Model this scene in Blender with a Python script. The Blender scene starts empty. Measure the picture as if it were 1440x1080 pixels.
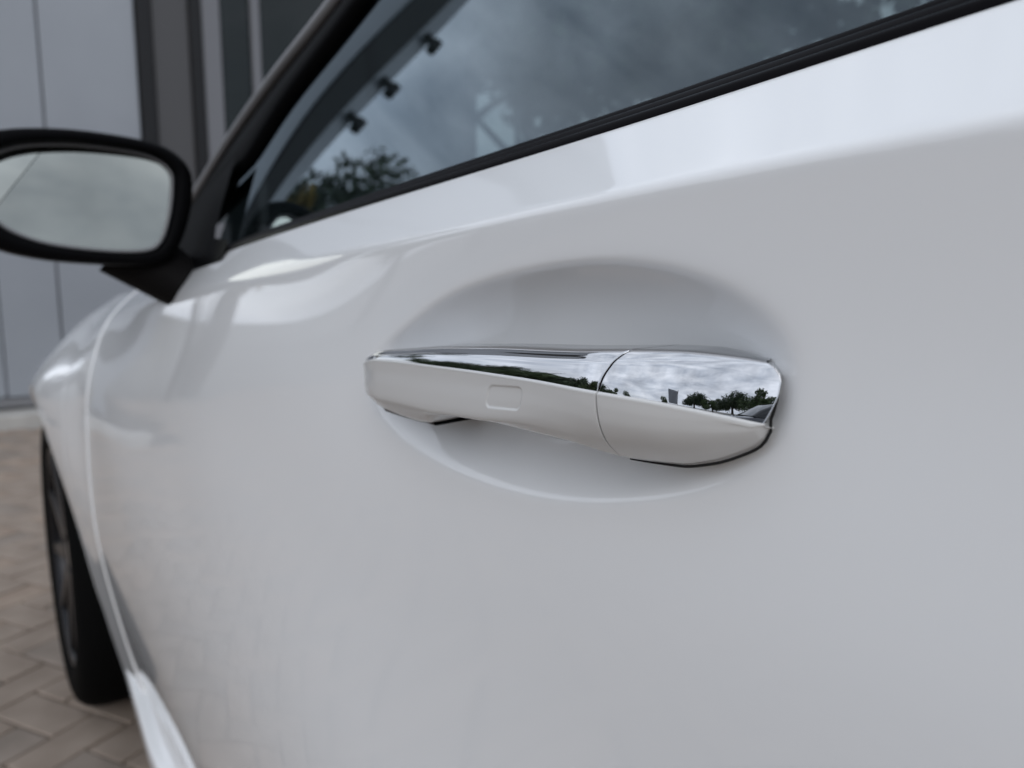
import bpy, bmesh, math, random
import numpy as np
from mathutils import Vector, Matrix
R = math.radians
random.seed(7); rng = np.random.default_rng(7)
sc = bpy.context.scene
col = sc.collection

# ------------------------------------------------------------------ camera
cam_d = bpy.data.cameras.new('camera')
cam = bpy.data.objects.new('camera', cam_d); col.objects.link(cam)
PSI, PIT = R(35.0), R(8.3)
fwd = Vector((-math.cos(PSI)*math.cos(PIT), math.sin(PSI)*math.cos(PIT), -math.sin(PIT)))
rgt = Vector((math.sin(PSI), math.cos(PSI), 0)); upv = rgt.cross(fwd)
cam.matrix_world = Matrix(((rgt.x, upv.x, -fwd.x, 0.195), (rgt.y, upv.y, -fwd.y, -0.165), (rgt.z, upv.z, -fwd.z, 0.935), (0, 0, 0, 1)))
cam_d.sensor_width = 36; cam_d.lens = 28.0
cam_d.clip_start = 0.01; cam_d.clip_end = 2000
cam_d.dof.use_dof = True; cam_d.dof.focus_distance = 0.246; cam_d.dof.aperture_fstop = 11.5
sc.camera = cam

# ------------------------------------------------------------------ world and sun
SUN_EL, SUN_AZ = R(28), R(-25)          # azimuth of the sun measured from +X towards +Y
sun_dir = Vector((math.cos(SUN_EL)*math.cos(SUN_AZ), math.cos(SUN_EL)*math.sin(SUN_AZ), math.sin(SUN_EL)))
w = bpy.data.worlds.new('World'); sc.world = w; w.use_nodes = True
nt = w.node_tree; nt.nodes.clear()
def N(t, **k):
    n = nt.nodes.new(t)
    for a, b in k.items(): setattr(n, a, b)
    return n
out = N('ShaderNodeOutputWorld'); bg = N('ShaderNodeBackground'); bg.inputs[1].default_value = 0.1
sky = N('ShaderNodeTexSky', sky_type='NISHITA', sun_disc=False); sky.sun_elevation = SUN_EL
sky.sun_rotation = math.pi/2 - SUN_AZ
tc = N('ShaderNodeTexCoord'); mp = N('ShaderNodeMapping'); mp.inputs['Scale'].default_value = (1.6, 1.6, 5.0)
nz = N('ShaderNodeTexNoise'); nz.inputs['Scale'].default_value = 2.6; nz.inputs['Detail'].default_value = 7; nz.inputs['Roughness'].default_value = .58; nz.inputs['Distortion'].default_value = .4
rp = N('ShaderNodeValToRGB'); rp.color_ramp.elements[0].position = .30; rp.color_ramp.elements[1].position = .70
rp.color_ramp.elements[0].color = (4.5, 5.05, 5.95, 1); rp.color_ramp.elements[1].color = (8.9, 9.42, 10.4, 1)
nz2 = N('ShaderNodeTexNoise'); nz2.inputs['Scale'].default_value = .9; nz2.inputs['Detail'].default_value = 3
rm = N('ShaderNodeMapRange'); rm.inputs[1].default_value = .30; rm.inputs[2].default_value = .46; rm.inputs[3].default_value = .78; rm.inputs[4].default_value = 1.0
mx = N('ShaderNodeMix', data_type='RGBA')
L = nt.links.new
L(tc.outputs['Generated'], mp.inputs[0]); L(mp.outputs[0], nz.inputs[0]); L(nz.outputs[0], rp.inputs[0])
L(mp.outputs[0], nz2.inputs[0]); L(nz2.outputs[0], rm.inputs[0]); L(rm.outputs[0], mx.inputs[0])
sep = N('ShaderNodeSeparateXYZ'); zen = N('ShaderNodeMapRange'); zen.inputs[1].default_value = 0; zen.inputs[2].default_value = 1; zen.inputs[3].default_value = 1.18; zen.inputs[4].default_value = 1.16   # an overcast sky is brighter overhead
dot = N('ShaderNodeVectorMath', operation='DOT_PRODUCT'); dot.inputs[1].default_value = sun_dir
pw = N('ShaderNodeMath', operation='POWER'); pw.inputs[1].default_value = 38; cl = N('ShaderNodeMath', operation='MAXIMUM'); cl.inputs[1].default_value = 0
gm = N('ShaderNodeMath', operation='MULTIPLY_ADD'); gm.inputs[1].default_value = 1.7                                            # thin cloud glows round the hidden sun
sc_ = N('ShaderNodeVectorMath', operation='SCALE')
nz3 = N('ShaderNodeTexNoise'); nz3.inputs['Scale'].default_value = 5.0; nz3.inputs['Detail'].default_value = 5; nz3.inputs['Roughness'].default_value = .55      # broad cloud bellies
mr3 = N('ShaderNodeMapRange'); mr3.inputs[1].default_value = .33; mr3.inputs[2].default_value = .67; mr3.inputs[3].default_value = .78; mr3.inputs[4].default_value = 1.16
mm3 = N('ShaderNodeMath', operation='MULTIPLY')
L(tc.outputs['Generated'], nz3.inputs[0]); L(nz3.outputs[0], mr3.inputs[0]); L(mr3.outputs[0], mm3.inputs[1]); L(gm.outputs[0], mm3.inputs[0])
L(tc.outputs['Generated'], sep.inputs[0]); L(sep.outputs[2], zen.inputs[0]); L(tc.outputs['Generated'], dot.inputs[0]); L(dot.outputs['Value'], cl.inputs[0]); L(cl.outputs[0], pw.inputs[0]); L(pw.outputs[0], gm.inputs[0]); L(zen.outputs[0], gm.inputs[2])
L(rp.outputs[0], sc_.inputs[0]); L(mm3.outputs[0], sc_.inputs['Scale'])
L(sky.outputs[0], mx.inputs[6]); L(sc_.outputs[0], mx.inputs[7]); L(mx.outputs[2], bg.inputs[0]); L(bg.outputs[0], out.inputs[0])
sd = bpy.data.lights.new('sun', 'SUN'); sun = bpy.data.objects.new('sun', sd); col.objects.link(sun)
sd.energy = 0.5; sd.angle = R(28); sd.color = (1, .96, .91)
sun.rotation_euler = (-sun_dir).to_track_quat('-Z', 'Y').to_euler()
sc.view_settings.view_transform = 'Standard'; sc.view_settings.look = 'None'
sc.view_settings.exposure = 0.22; sc.view_settings.gamma = 1.0; sc.view_settings.use_curve_mapping = False
sc.cycles.use_denoising = True
sc.cycles.max_bounces = 10; sc.cycles.glossy_bounces = 6; sc.cycles.transparent_max_bounces = 12

# ------------------------------------------------------------------ helpers
def link(name, me, mat=None, parent=None, smooth=True):
    o = bpy.data.objects.new(name, me); col.objects.link(o)
    if mat is not None and not me.materials: me.materials.append(mat)
    if parent is not None: o.parent = parent
    if smooth: me.polygons.foreach_set('use_smooth', [True]*len(me.polygons))
    return o
def from_bm(name, bm, mat, parent=None, smooth=True, autosmooth=None):
    me = bpy.data.meshes.new(name); bm.normal_update(); bm.to_mesh(me); bm.free()
    o = link(name, me, mat, parent, smooth)
    if autosmooth:
        try: me.set_sharp_from_angle(angle=R(autosmooth))
        except Exception: pass
    return o
def grid_mesh(name, P, mat, parent=None, flip=False, smooth=True, closed=False):
    """P: array (nu, nv, 3) of points; closed wraps v."""
    nu, nv = P.shape[:2]
    idx = np.arange(nu*nv).reshape(nu, nv)
    if closed: idx = np.concatenate([idx, idx[:, :1]], 1)
    a, b, c, d = idx[:-1, :-1], idx[1:, :-1], idx[1:, 1:], idx[:-1, 1:]
    q = np.stack([a, b, c, d] if not flip else [a, d, c, b], -1).reshape(-1, 4)
    me = bpy.data.meshes.new(name); me.from_pydata(P.reshape(-1, 3).tolist(), [], q.tolist()); me.update()
    return link(name, me, mat, parent, smooth)
def tag(o, label=None, cat=None, group=None, kind=None):
    if label: o['label'] = label
    if cat: o['category'] = cat
    if group: o['group'] = group
    if kind: o['kind'] = kind
    return o
def empty(name, loc=(0, 0, 0), rz=0, **k):
    o = bpy.data.objects.new(name, None); col.objects.link(o); o.location = loc; o.rotation_euler = (0, 0, rz)
    o.empty_display_size = .1
    return tag(o, **k)
def add_box(bm, lo, hi, bevel=0):
    r = bmesh.ops.create_cube(bm, size=1)
    for v in r['verts']:
        v.co = Vector([lo[i] + (v.co[i]+.5)*(hi[i]-lo[i]) for i in range(3)])
    if bevel:
        es = list({e for v in r['verts'] for e in v.link_edges})
        bmesh.ops.bevel(bm, geom=es, offset=bevel, segments=2, affect='EDGES', profile=.5)
def box(name, lo, hi, mat, parent=None, bevel=.004):
    bm = bmesh.new(); add_box(bm, lo, hi, bevel); return from_bm(name, bm, mat, parent, False)
def add_tube(bm, pts, rad, seg=10, cap=True):
    pts = [Vector(p) for p in pts]; rad = rad if hasattr(rad, '__len__') else [rad]*len(pts)
    rings = []
    ref = None
    for i, p in enumerate(pts):
        t = (pts[min(i+1, len(pts)-1)] - pts[max(i-1, 0)]).normalized()
        if ref is None or abs(ref.dot(t)) > .95: ref = Vector((0, 0, 1)) if abs(t.z) < .9 else Vector((1, 0, 0))
        a = t.cross(ref).normalized(); b = t.cross(a); ref = a.cross(t)
        rings.append([bm.verts.new(p + rad[i]*(math.cos(k*2*math.pi/seg)*a + math.sin(k*2*math.pi/seg)*b)) for k in range(seg)])
    for r0, r1 in zip(rings, rings[1:]):
        for k in range(seg): bm.faces.new((r0[k], r0[(k+1) % seg], r1[(k+1) % seg], r1[k]))
    if cap:
        bm.faces.new(rings[0][::-1]); bm.faces.new(rings[-1])
    bmesh.ops.recalc_face_normals(bm, faces=bm.faces)
def add_lathe(bm, prof, centre, seg=64, axis='y'):
    """prof: (radius, offset) revolved about the y axis through centre."""
    rings = []
    for r, h in prof:
        rings.append([bm.verts.new((centre[0]+r*math.cos(k*2*math.pi/seg), centre[1]+h, centre[2]+r*math.sin(k*2*math.pi/seg))) for k in range(seg)])
    for r0, r1 in zip(rings, rings[1:]):
        for k in range(seg): bm.faces.new((r0[k], r0[(k+1) % seg], r1[(k+1) % seg], r1[k]))
def pchip(x, y, xq):
    x = np.asarray(x, float); y = np.asarray(y, float); h = np.diff(x); m = np.diff(y)/h
    d = np.zeros_like(y); s = m[:-1]*m[1:] > 0
    w1, w2 = 2*h[1:]+h[:-1], h[1:]+2*h[:-1]
    with np.errstate(divide='ignore', invalid='ignore'):
        hm = (w1+w2)/(w1/m[:-1]+w2/m[1:])
    d[1:-1] = np.where(s, hm, 0); d[0], d[-1] = m[0], m[-1]
    i = np.clip(np.searchsorted(x, xq)-1, 0, len(h)-1); t = (xq-x[i])/h[i]
    return ((2*t**3-3*t**2+1)*y[i] + (t**3-2*t**2+t)*h[i]*d[i] + (-2*t**3+3*t**2)*y[i+1] + (t**3-t**2)*h[i]*d[i+1])
def cspline(x, y, xq):
    """natural cubic spline; y may be (n, k)"""
    x = np.asarray(x, float); y = np.asarray(y, float); n = len(x); h = np.diff(x)
    A = np.zeros((n, n)); A[0, 0] = A[-1, -1] = 1; rhs = np.zeros(y.shape)
    for i in range(1, n-1):
        A[i, i-1:i+2] = h[i-1], 2*(h[i-1]+h[i]), h[i]
        rhs[i] = 6*((y[i+1]-y[i])/h[i] - (y[i]-y[i-1])/h[i-1])
    M = np.linalg.solve(A, rhs)
    i = np.clip(np.searchsorted(x, xq)-1, 0, n-2); a = (x[i+1]-xq); b = (xq-x[i]); hh = h[i]
    if y.ndim > 1: a, b, hh = a[:, None], b[:, None], hh[:, None]
    return M[i]*a**3/(6*hh) + M[i+1]*b**3/(6*hh) + (y[i]/hh - M[i]*hh/6)*a + (y[i+1]/hh - M[i+1]*hh/6)*b
def gsmooth(a, sig, axis=0):
    n = int(4*sig)+1; k = np.exp(-.5*(np.arange(-n, n+1)/sig)**2); k /= k.sum()
    a = np.moveaxis(a, axis, 0)
    i = np.arange(-n, len(a)+n)
    lo, hi = a[0], a[-1]
    pad = np.concatenate([2*lo - a[1:n+1][::-1], a, 2*hi - a[-n-1:-1][::-1]], 0)
    o = sum(k[j]*pad[j:j+len(a)] for j in range(2*n+1))
    return np.moveaxis(o, 0, axis)

# ------------------------------------------------------------------ materials
def mat(name, base=(.8, .8, .8), rough=.5, metal=0, coat=0, coat_rough=.03, spec=.5, noise=None, bump=None, emit=None):
    m = bpy.data.materials.new(name); m.use_nodes = True; t = m.node_tree; b = t.nodes['Principled BSDF']
    b.inputs['Base Color'].default_value = (*base, 1); b.inputs['Roughness'].default_value = rough; b.inputs['Metallic'].default_value = metal
    b.inputs['Coat Weight'].default_value = coat; b.inputs['Coat Roughness'].default_value = coat_rough; b.inputs['Specular IOR Level'].default_value = spec
    c = t.nodes.new('ShaderNodeTexCoord')
    if noise:                                            # (scale, second colour, contrast lo, hi, detail)
        n = t.nodes.new('ShaderNodeTexNoise'); n.inputs['Scale'].default_value = noise[0]; n.inputs['Detail'].default_value = noise[4] if len(noise) > 4 else 5
        r = t.nodes.new('ShaderNodeValToRGB'); r.color_ramp.elements[0].position = noise[2]; r.color_ramp.elements[1].position = noise[3]
        r.color_ramp.elements[0].color = (*base, 1); r.color_ramp.elements[1].color = (*noise[1], 1)
        t.links.new(c.outputs['Object'], n.inputs[0]); t.links.new(n.outputs[0], r.inputs[0]); t.links.new(r.outputs[0], b.inputs['Base Color'])
    if bump:                                             # (scale, strength, distance)
        n = t.nodes.new('ShaderNodeTexNoise'); n.inputs['Scale'].default_value = bump[0]; n.inputs['Detail'].default_value = 4
        u = t.nodes.new('ShaderNodeBump'); u.inputs['Strength'].default_value = bump[1]; u.inputs['Distance'].default_value = bump[2]
        t.links.new(c.outputs['Object'], n.inputs[0]); t.links.new(n.outputs[0], u.inputs['Height']); t.links.new(u.outputs[0], b.inputs['Normal'])
    return m
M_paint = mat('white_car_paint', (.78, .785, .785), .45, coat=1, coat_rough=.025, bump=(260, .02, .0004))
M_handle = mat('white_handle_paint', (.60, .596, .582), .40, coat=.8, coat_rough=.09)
M_chrome = mat('chrome', (.58, .585, .60), .02, 1)
M_chrome_band = mat('chrome_dark_reflection', (.34, .345, .36), .10, 1)  # darker chrome, with a dark reflection put into its colour
M_black = mat('black_gloss_plastic', (.004, .004, .0045), .40, spec=.015)
M_blackm = mat('black_matt_plastic', (.008, .0075, .0075), .55, spec=.02)
M_rubber = mat('black_rubber', (.012, .0115, .012), .42, spec=.4)
M_seal = mat('window_seal_rubber', (.006, .0055, .0065), .35, spec=.03)
M_trim = mat('grey_trim', (.16, .16, .165), .35)
M_dark = mat('dark_cavity', (.006, .006, .006), .9)
M_tyre = mat('tyre_rubber', (.005, .005, .005), .6, spec=.01, bump=(90, .3, .002))
M_rim = mat('dark_alloy', (.014, .014, .016), .32, .7)
M_rimf = mat('bare_alloy', (.35, .34, .33), .3, 1)
M_inter = mat('dark_interior', (.012, .012, .014), .7)
M_leather = mat('dark_leather', (.016, .016, .018), .5, bump=(60, .2, .002))
M_mirror = mat('mirror_glass', (.25, .26, .24), .01, 1)
def glass_mat(name, tint, ior=1.5):
    m = bpy.data.materials.new(name); m.use_nodes = True; t = m.node_tree; t.nodes.clear()
    o = t.nodes.new('ShaderNodeOutputMaterial'); tr = t.nodes.new('ShaderNodeBsdfTransparent'); tr.inputs[0].default_value = (*tint, 1)
    gl = t.nodes.new('ShaderNodeBsdfGlossy'); gl.inputs['Roughness'].default_value = .004; gl.inputs[0].default_value = (.70, .82, .90, 1)
    f = t.nodes.new('ShaderNodeFresnel'); f.inputs[0].default_value = ior
    x = t.nodes.new('ShaderNodeMixShader'); d = t.nodes.new('ShaderNodeMath'); d.operation = 'MULTIPLY_ADD'; d.inputs[1].default_value = 1; d.inputs[2].default_value = 1; e = t.nodes.new('ShaderNodeMath'); e.operation = 'DIVIDE'; g = t.nodes.new('ShaderNodeMath'); g.operation = 'MULTIPLY'; g.inputs[1].default_value = 2
    t.links.new(f.outputs[0], d.inputs[0]); t.links.new(f.outputs[0], g.inputs[0]); t.links.new(g.outputs[0], e.inputs[0]); t.links.new(d.outputs[0], e.inputs[1]); t.links.new(e.outputs[0], x.inputs[0]); t.links.new(tr.outputs[0], x.inputs[1]); t.links.new(gl.outputs[0], x.inputs[2]); t.links.new(x.outputs[0], o.inputs[0])
    return m
M_glass = glass_mat('tinted_window_glass', (.30, .345, .35), 1.5)
M_wind = glass_mat('windscreen_glass', (.62, .68, .67), 1.55)

# ------------------------------------------------------------------ the white car: body surface
car = empty('car', (0, 0, 0), label='white glossy car in close-up, with a chrome-topped handle on its door', cat='car')
# each station: twelve (y, z) points from sill to window line; index 9 is the shoulder crease
ST = {
 -2.35: [(.25, .20), (.22, .30), (.19, .43), (.18, .515), (.18, .607), (.185, .65), (.20, .68), (.22, .705), (.25, .725), (.28, .745), (.32, .765), (.36, .785)],
 -2.10: [(.10, .20), (.07, .30), (.035, .43), (.02, .515), (.012, .607), (.012, .66), (.025, .70), (.045, .73), (.07, .755), (.10, .775), (.14, .80), (.18, .82)],
 -1.90: [(.05, .20), (.03, .30), (.0, .43), (-.012, .515), (-.026, .607), (-.034, .665), (-.026, .690), (-.012, .710), (.01, .733), (.035, .758), (.07, .786), (.115, .815)],
 -1.65: [(.03, .20), (.01, .30), (-.015, .43), (-.03, .515), (-.045, .607), (-.049, .678), (-.042, .708), (-.022, .742), (.000, .773), (.022, .800), (.058, .834), (.10, .864)],
 -1.33: [(.038, .20), (.017, .30), (-.006, .43), (-.018, .515), (-.029, .607), (-.028, .690), (-.020, .738), (-.005, .774), (.013, .806), (.030, .832), (.056, .858), (.085, .882)],
 -1.15: [(.050, .20), (.028, .30), (.003, .43), (-.009, .515), (-.013, .607), (-.011, .696), (-.005, .760), (.006, .803), (.018, .838), (.031, .862), (.052, .884), (.076, .905)],
 -0.80: [(.054, .20), (.031, .30), (.003, .43), (-.009, .515), (-.0155, .607), (-.016, .696), (-.008, .768), (.000, .815), (.008, .852), (.0155, .895), (.030, .911), (.047, .927)],
 -0.48: [(.055, .20), (.029, .30), (.004, .43), (-.006, .515), (-.0135, .607), (-.0135, .696), (-.010, .770), (-.004, .825), (.0025, .876), (.0085, .9205), (.0192, .936), (.0305, .952)],
 -0.26: [(.055, .20), (.027, .30), (.008, .43), (.000, .515), (-.008, .607), (-.0085, .696), (-.0055, .772), (-.003, .83), (.0012, .893), (.0058, .9395), (.0172, .9538), (.0285, .9675)],
 -0.10: [(.055, .20), (.026, .30), (.016, .43), (.011, .515), (.006, .607), (.0035, .696), (.0010, .774), (.0, .835), (.0020, .902), (.0008, .949), (.0135, .9632), (.027, .9775)],
  0.02: [(.060, .20), (.032, .30), (.024, .43), (.022, .515), (.019, .607), (.0135, .700), (.0065, .776), (.0016, .84), (.0020, .911), (-.0024, .9572), (.0125, .9712), (.027, .9855)],
  0.13: [(.060, .20), (.033, .30), (.027, .43), (.026, .515), (.023, .607), (.0165, .700), (.0085, .778), (.0024, .842), (.0020, .916), (-.0026, .9632), (.0125, .9785), (.0275, .9945)],
  0.45: [(.058, .20), (.028, .30), (.022, .43), (.021, .515), (.018, .607), (.013, .700), (.0075, .785), (.0025, .85), (.0018, .926), (-.0024, .974), (.014, .992), (.032, 1.010)],
  0.95: [(.07, .20), (.03, .30), (-.006, .43), (-.024, .515), (-.034, .607), (-.033, .700), (-.024, .785), (-.012, .86), (.0, .93), (.006, .990), (.024, 1.009), (.047, 1.03)],
  1.70: [(.16, .20), (.11, .30), (.07, .43), (.05, .515), (.04, .607), (.04, .700), (.05, .785), (.065, .86), (.085, .93), (.10, .985), (.125, 1.00), (.155, 1.02)],
}
XS = np.arange(-2.35, 1.7001, .005)
_sx = np.array(sorted(ST)); _rows = np.array([ST[k] for k in _sx])         # (stations, 12, 2)
ROW = np.stack([np.stack([pchip(_sx, _rows[:, r, c], XS) for c in (0, 1)], -1) for r in range(12)], 1)   # (nx, 12, 2)
ROW = gsmooth(ROW, 9, 0)
S_LO, S_HI, DS = -.80, .16, .001
SG = np.arange(S_LO, S_HI+1e-9, DS)
def profile(rows, x):
    """(y, z) along arc length measured from the crease, linearly extended past both ends, crease softened"""
    def half(pts):
        d = np.concatenate([[0], np.cumsum(np.hypot(*np.diff(pts, axis=0).T))]); return d, pts
    dl, pl = half(rows[:10]); du, pu = half(rows[9:])
    sl = SG[SG <= 0]; su = SG[SG > 0]
    lo = cspline(dl - dl[-1], pl, np.clip(sl, -dl[-1], 0))
    t0 = pl[0]-pl[1]; t0 = t0/np.hypot(*t0); lo += t0*np.clip(-dl[-1]-sl, 0, None)[:, None]
    hi = cspline(du, pu, np.clip(su, 0, du[-1]))
    t1 = pu[-1]-pu[-2]; t1 = t1/np.hypot(*t1); hi += t1*np.clip(su-du[-1], 0, None)[:, None]
    p = np.concatenate([lo, hi], 0); sg = [1.7, 2.6, 5.5]; q = [gsmooth(p, k_, 0) for k_ in sg]
    k = float(np.interp(x, [-.62, -.30, -.06], [2, 1, 0])); i = min(int(k), 1); k -= i
    return q[i]*(1-k)+q[i+1]*k, du[-1]
_pr = [profile(r, x) for r, x in zip(ROW, XS)]
PROF = np.stack([p[0] for p in _pr]); UP = np.array([p[1] for p in _pr])     # (nx, ns, 2), length crease -> window line
UP = gsmooth(UP, 6)
def cat4(tab, x0, dx, q):
    f = (q-x0)/dx; i = np.clip(np.floor(f).astype(int), 1, tab.shape[0]-3); t = f-i
    w = [(-t**3+2*t**2-t)/2, (3*t**3-5*t**2+2)/2, (-3*t**3+4*t**2+t)/2, (t**3-t**2)/2]
    return i, w
def surf(x, s):
    """body point(s): x and s arrays of the same shape -> (..., 3)"""
    i, wx = cat4(PROF, XS[0], .005, x)
    j, wsx = None, None
    f = (s-S_LO)/DS; j = np.clip(np.floor(f).astype(int), 1, len(SG)-3); t = f-j
    ws = [(-t**3+2*t**2-t)/2, (3*t**3-5*t**2+2)/2, (-3*t**3+4*t**2+t)/2, (t**3-t**2)/2]
    o = 0
    for a in range(4):
        for b in range(4):
            o = o + (wx[a]*ws[b])[..., None]*PROF[i-1+a, j-1+b]
    return np.concatenate([x[..., None], o], -1)
def s_at_z(x, z):
    """arc position where the profile at x reaches height z (lower half)"""
    i = np.clip(np.round((x-XS[0])/.005).astype(int), 0, len(XS)-1)
    return np.array([np.interp(zz, PROF[k, :, 1][SG <= .1], SG[SG <= .1]) for k, zz in zip(i.ravel(), np.broadcast_to(z, x.shape).ravel())]).reshape(x.shape)
def s_belt(x): return np.interp(x, XS, UP)
def belt(x):
    x = np.atleast_1d(np.asarray(x, float)); return surf(x, s_belt(x))

# the hollow behind the handle: outline as a closed curve in the door plane, x and z
HOL = np.array([(-.104, .919), (-.075, .9271), (-.05, .9321), (-.024, .9356), (.002, .9371), (.0243, .9366), (.041, .9343), (.056, .9302), (.0653, .9256), (.072, .9197), (.0766, .9105), (.0761, .9026),
                (.0724, .8931), (.0652, .8847), (.0537, .8768), (.0409, .8707), (.0205, .864), (-.0072, .8575), (-.0316, .8539), (-.0601, .8521), (-.0935, .8527), (-.1259, .8572), (-.1514, .8642), (-.1655, .878), (-.1450, .9010)])
HC = np.array((-.030, .8945)); HS = np.array((.115, .042))
_q = (HOL-HC)/HS; _th = np.arctan2(_q[:, 1], _q[:, 0]); _o = np.argsort(_th); _th = _th[_o]; _rr = np.hypot(*_q.T)[_o]
_A = np.concatenate([[np.ones_like(_th)]] + [[np.cos(k*_th), np.sin(k*_th)] for k in range(1, 6)]).T
_cf = np.linalg.lstsq(_A.T @ _A + 1e-3*np.eye(11), _A.T @ _rr, rcond=None)[0]
def hollow(x, z):
    qx, qz = (x-HC[0])/HS[0], (z-HC[1])/HS[1]; th = np.arctan2(qz, qx)
    rad = _cf[0] + sum(_cf[2*k-1]*np.cos(k*th) + _cf[2*k]*np.sin(k*th) for k in range(1, 6))
    t = 1 - np.hypot(qx, qz)/rad
    e = .032; t = (t+np.sqrt(t*t+e*e))/2
    t = np.minimum(t, 1)
    return .0128*(1-(1-t)**3.4)

def seq(*segs):
    o = []
    for a, b, st in segs: o += list(np.linspace(a, b, max(2, int(round(abs(b-a)/st))+1))[:-1])
    return np.array(o + [segs[-1][1]])
def edge_lip(P, side, dist=.014, rad=.0022):
    """adds a rolled edge along one border of a (nu, nv, 3) panel, turning in towards the car"""
    P = P.copy()
    if side in ('u0', 'u1'):
        P0 = P[0] if side == 'u0' else P[-1]; P1 = P[1] if side == 'u0' else P[-2]
    else:
        P0 = P[:, 0] if side == 'v0' else P[:, -1]; P1 = P[:, 1] if side == 'v0' else P[:, -2]
    t = P0-P1; t /= np.linalg.norm(t, axis=-1, keepdims=True)
    n = np.array((0, 1., 0)) - t*t[..., 1:2]; n /= np.linalg.norm(n, axis=-1, keepdims=True)
    rings = [P0 + t*rad*math.sin(a) + n*rad*(1-math.cos(a)) for a in np.linspace(0, math.pi/2, 5)[1:]]
    rings.append(rings[-1] + n*dist)
    if side == 'u0': return np.concatenate([np.stack(rings[::-1]), P], 0)
    if side == 'u1': return np.concatenate([P, np.stack(rings)], 0)
    if side == 'v0': return np.concatenate([np.stack(rings[::-1], 1), P], 1)
    return np.concatenate([P, np.stack(rings, 1)], 1)
def mirror_pts(P):
    P = P.copy(); P[..., 1] = 1.76-P[..., 1]; return P

# --- front door
GAPX, REARX = -1.150, .215
ux = seq((GAPX+.004, -.27, .012), (-.27, -.19, .004), (-.19, .095, .0013), (.095, REARX-.003, .006))
ZB = .292
s_bot = s_at_z(ux, ZB)
fine = seq((-.125, -.018, .0013), (-.018, .010, .0008), (.010, .020, .0013))
nlo, nup = 70, 12
Sg = np.zeros((len(ux), nlo+len(fine)+nup))
for i, x in enumerate(ux):
    sb = s_bot[i]; stt = s_belt(x)+.003
    Sg[i] = np.concatenate([np.linspace(sb, -.125, nlo+1)[:-1], fine, np.linspace(.020, max(stt, .0215), nup+1)[1:]])
Xg = np.broadcast_to(ux[:, None], Sg.shape).copy()
zz = surf(Xg, Sg)[..., 2]
corner = np.clip((.38-zz)/.09, 0, 1)**2*.036                       # the lower front corner of the door is cut back
Xg += corner*np.clip((-.75-Xg)/.4, 0, 1)
DOOR = surf(Xg, Sg)
door_flat = DOOR.copy()
DOOR[..., 1] += hollow(DOOR[..., 0], DOOR[..., 2])
P = DOOR
for sd_ in ('u0', 'u1', 'v0'): P = edge_lip(P, sd_)
door = grid_mesh('front_door', P, M_paint, car)
grid_mesh('front_door', mirror_pts(edge_lip(edge_lip(door_flat[::6, ::4], 'u0'), 'v0')), M_paint, car, flip=True)

# --- front fender, cut by the wheel arch
AX, AZ, AR = -1.70, .33, .372
fx = seq((GAPX-.001, -1.36, .010), (-1.36, -2.05, .008), (-2.05, -2.345, .015))
def fender_pts(fx):
    z_arch = AZ + np.sqrt(np.clip(AR**2-(fx-AX)**2, 0, None))
    zb = np.where(np.abs(fx-AX) < AR, np.maximum(z_arch, .19), .19)
    sb = s_at_z(fx, zb); st = s_belt(fx)+.02
    n1, n2 = 60, 50
    S = np.stack([np.concatenate([np.linspace(a, -.02, n1+1)[:-1], np.linspace(-.02, b, n2)]) for a, b in zip(sb, st)])
    Pf = surf(np.broadcast_to(fx[:, None], S.shape).copy(), S)
    Pf[..., 1] -= .0015
    return Pf
Pf = fender_pts(fx)
FEND = Pf
Pf2 = edge_lip(edge_lip(Pf, 'u0', rad=.0011), 'v0', .03, .008)
grid_mesh('fender', Pf2, M_paint, car, flip=True)
grid_mesh('fender', mirror_pts(Pf2[:, ::2]), M_paint, car)

# --- rear quarter panel
qx = seq((REARX+.002, 1.69, .02))
sb = s_at_z(qx, np.full_like(qx, .22)); st = s_belt(qx)+.003
RAX = 1.12
zr = np.where(np.abs(qx-RAX) < AR, np.maximum(AZ+np.sqrt(np.clip(AR**2-(qx-RAX)**2, 0, None)), .22), .22)
sb = s_at_z(qx, zr)
S = np.stack([np.concatenate([np.linspace(a, -.02, 60)[:-1], np.linspace(-.02, .02, 30)[:-1], np.linspace(.02, max(b, .021), 10)]) for a, b in zip(sb, st)])
Pq = surf(np.broadcast_to(qx[:, None], S.shape).copy(), S)
grid_mesh('rear_quarter_panel', edge_lip(edge_lip(Pq, 'u0'), 'v0', .03), M_paint, car)
grid_mesh('rear_quarter_panel', mirror_pts(Pq), M_paint, car, flip=True)

# --- bonnet from one fender to the other
bx = seq((-.98, -2.34, .03))
e = surf(bx, s_belt(bx)+.021)
k = np.linspace(0, 1, 25)
Hd = np.zeros((len(bx), 25, 3)); Hd[..., 0] = bx[:, None]
Hd[..., 1] = e[:, 1:2] + (1.76-2*e[:, 1:2])*k[None]
crown = .048*np.clip((bx+2.6)/1.2, .3, 1)
Hd[..., 2] = e[:, 2:3] + crown[:, None]*(1-(2*k-1)**4)[None] + .0
grid_mesh('bonnet', Hd, M_paint, car)
# front and rear ends close the body
for xe, nm in ((-2.345, 'front_bumper'), (1.69, 'rear_bumper')):
    sE = np.linspace(-.55, .06, 30); pe = surf(np.full(30, xe), sE)
    kk = np.linspace(0, 1, 20); B = np.zeros((30, 20, 3))
    B[..., 0] = xe + (-1 if xe < 0 else 1)*.14*np.sin(np.pi*kk)[None]**.6
    B[..., 1] = pe[:, 1:2] + (1.76-2*pe[:, 1:2])*kk[None]; B[..., 2] = pe[:, 2:3]
    grid_mesh(nm, B, M_paint, car, flip=xe > 0)

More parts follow.
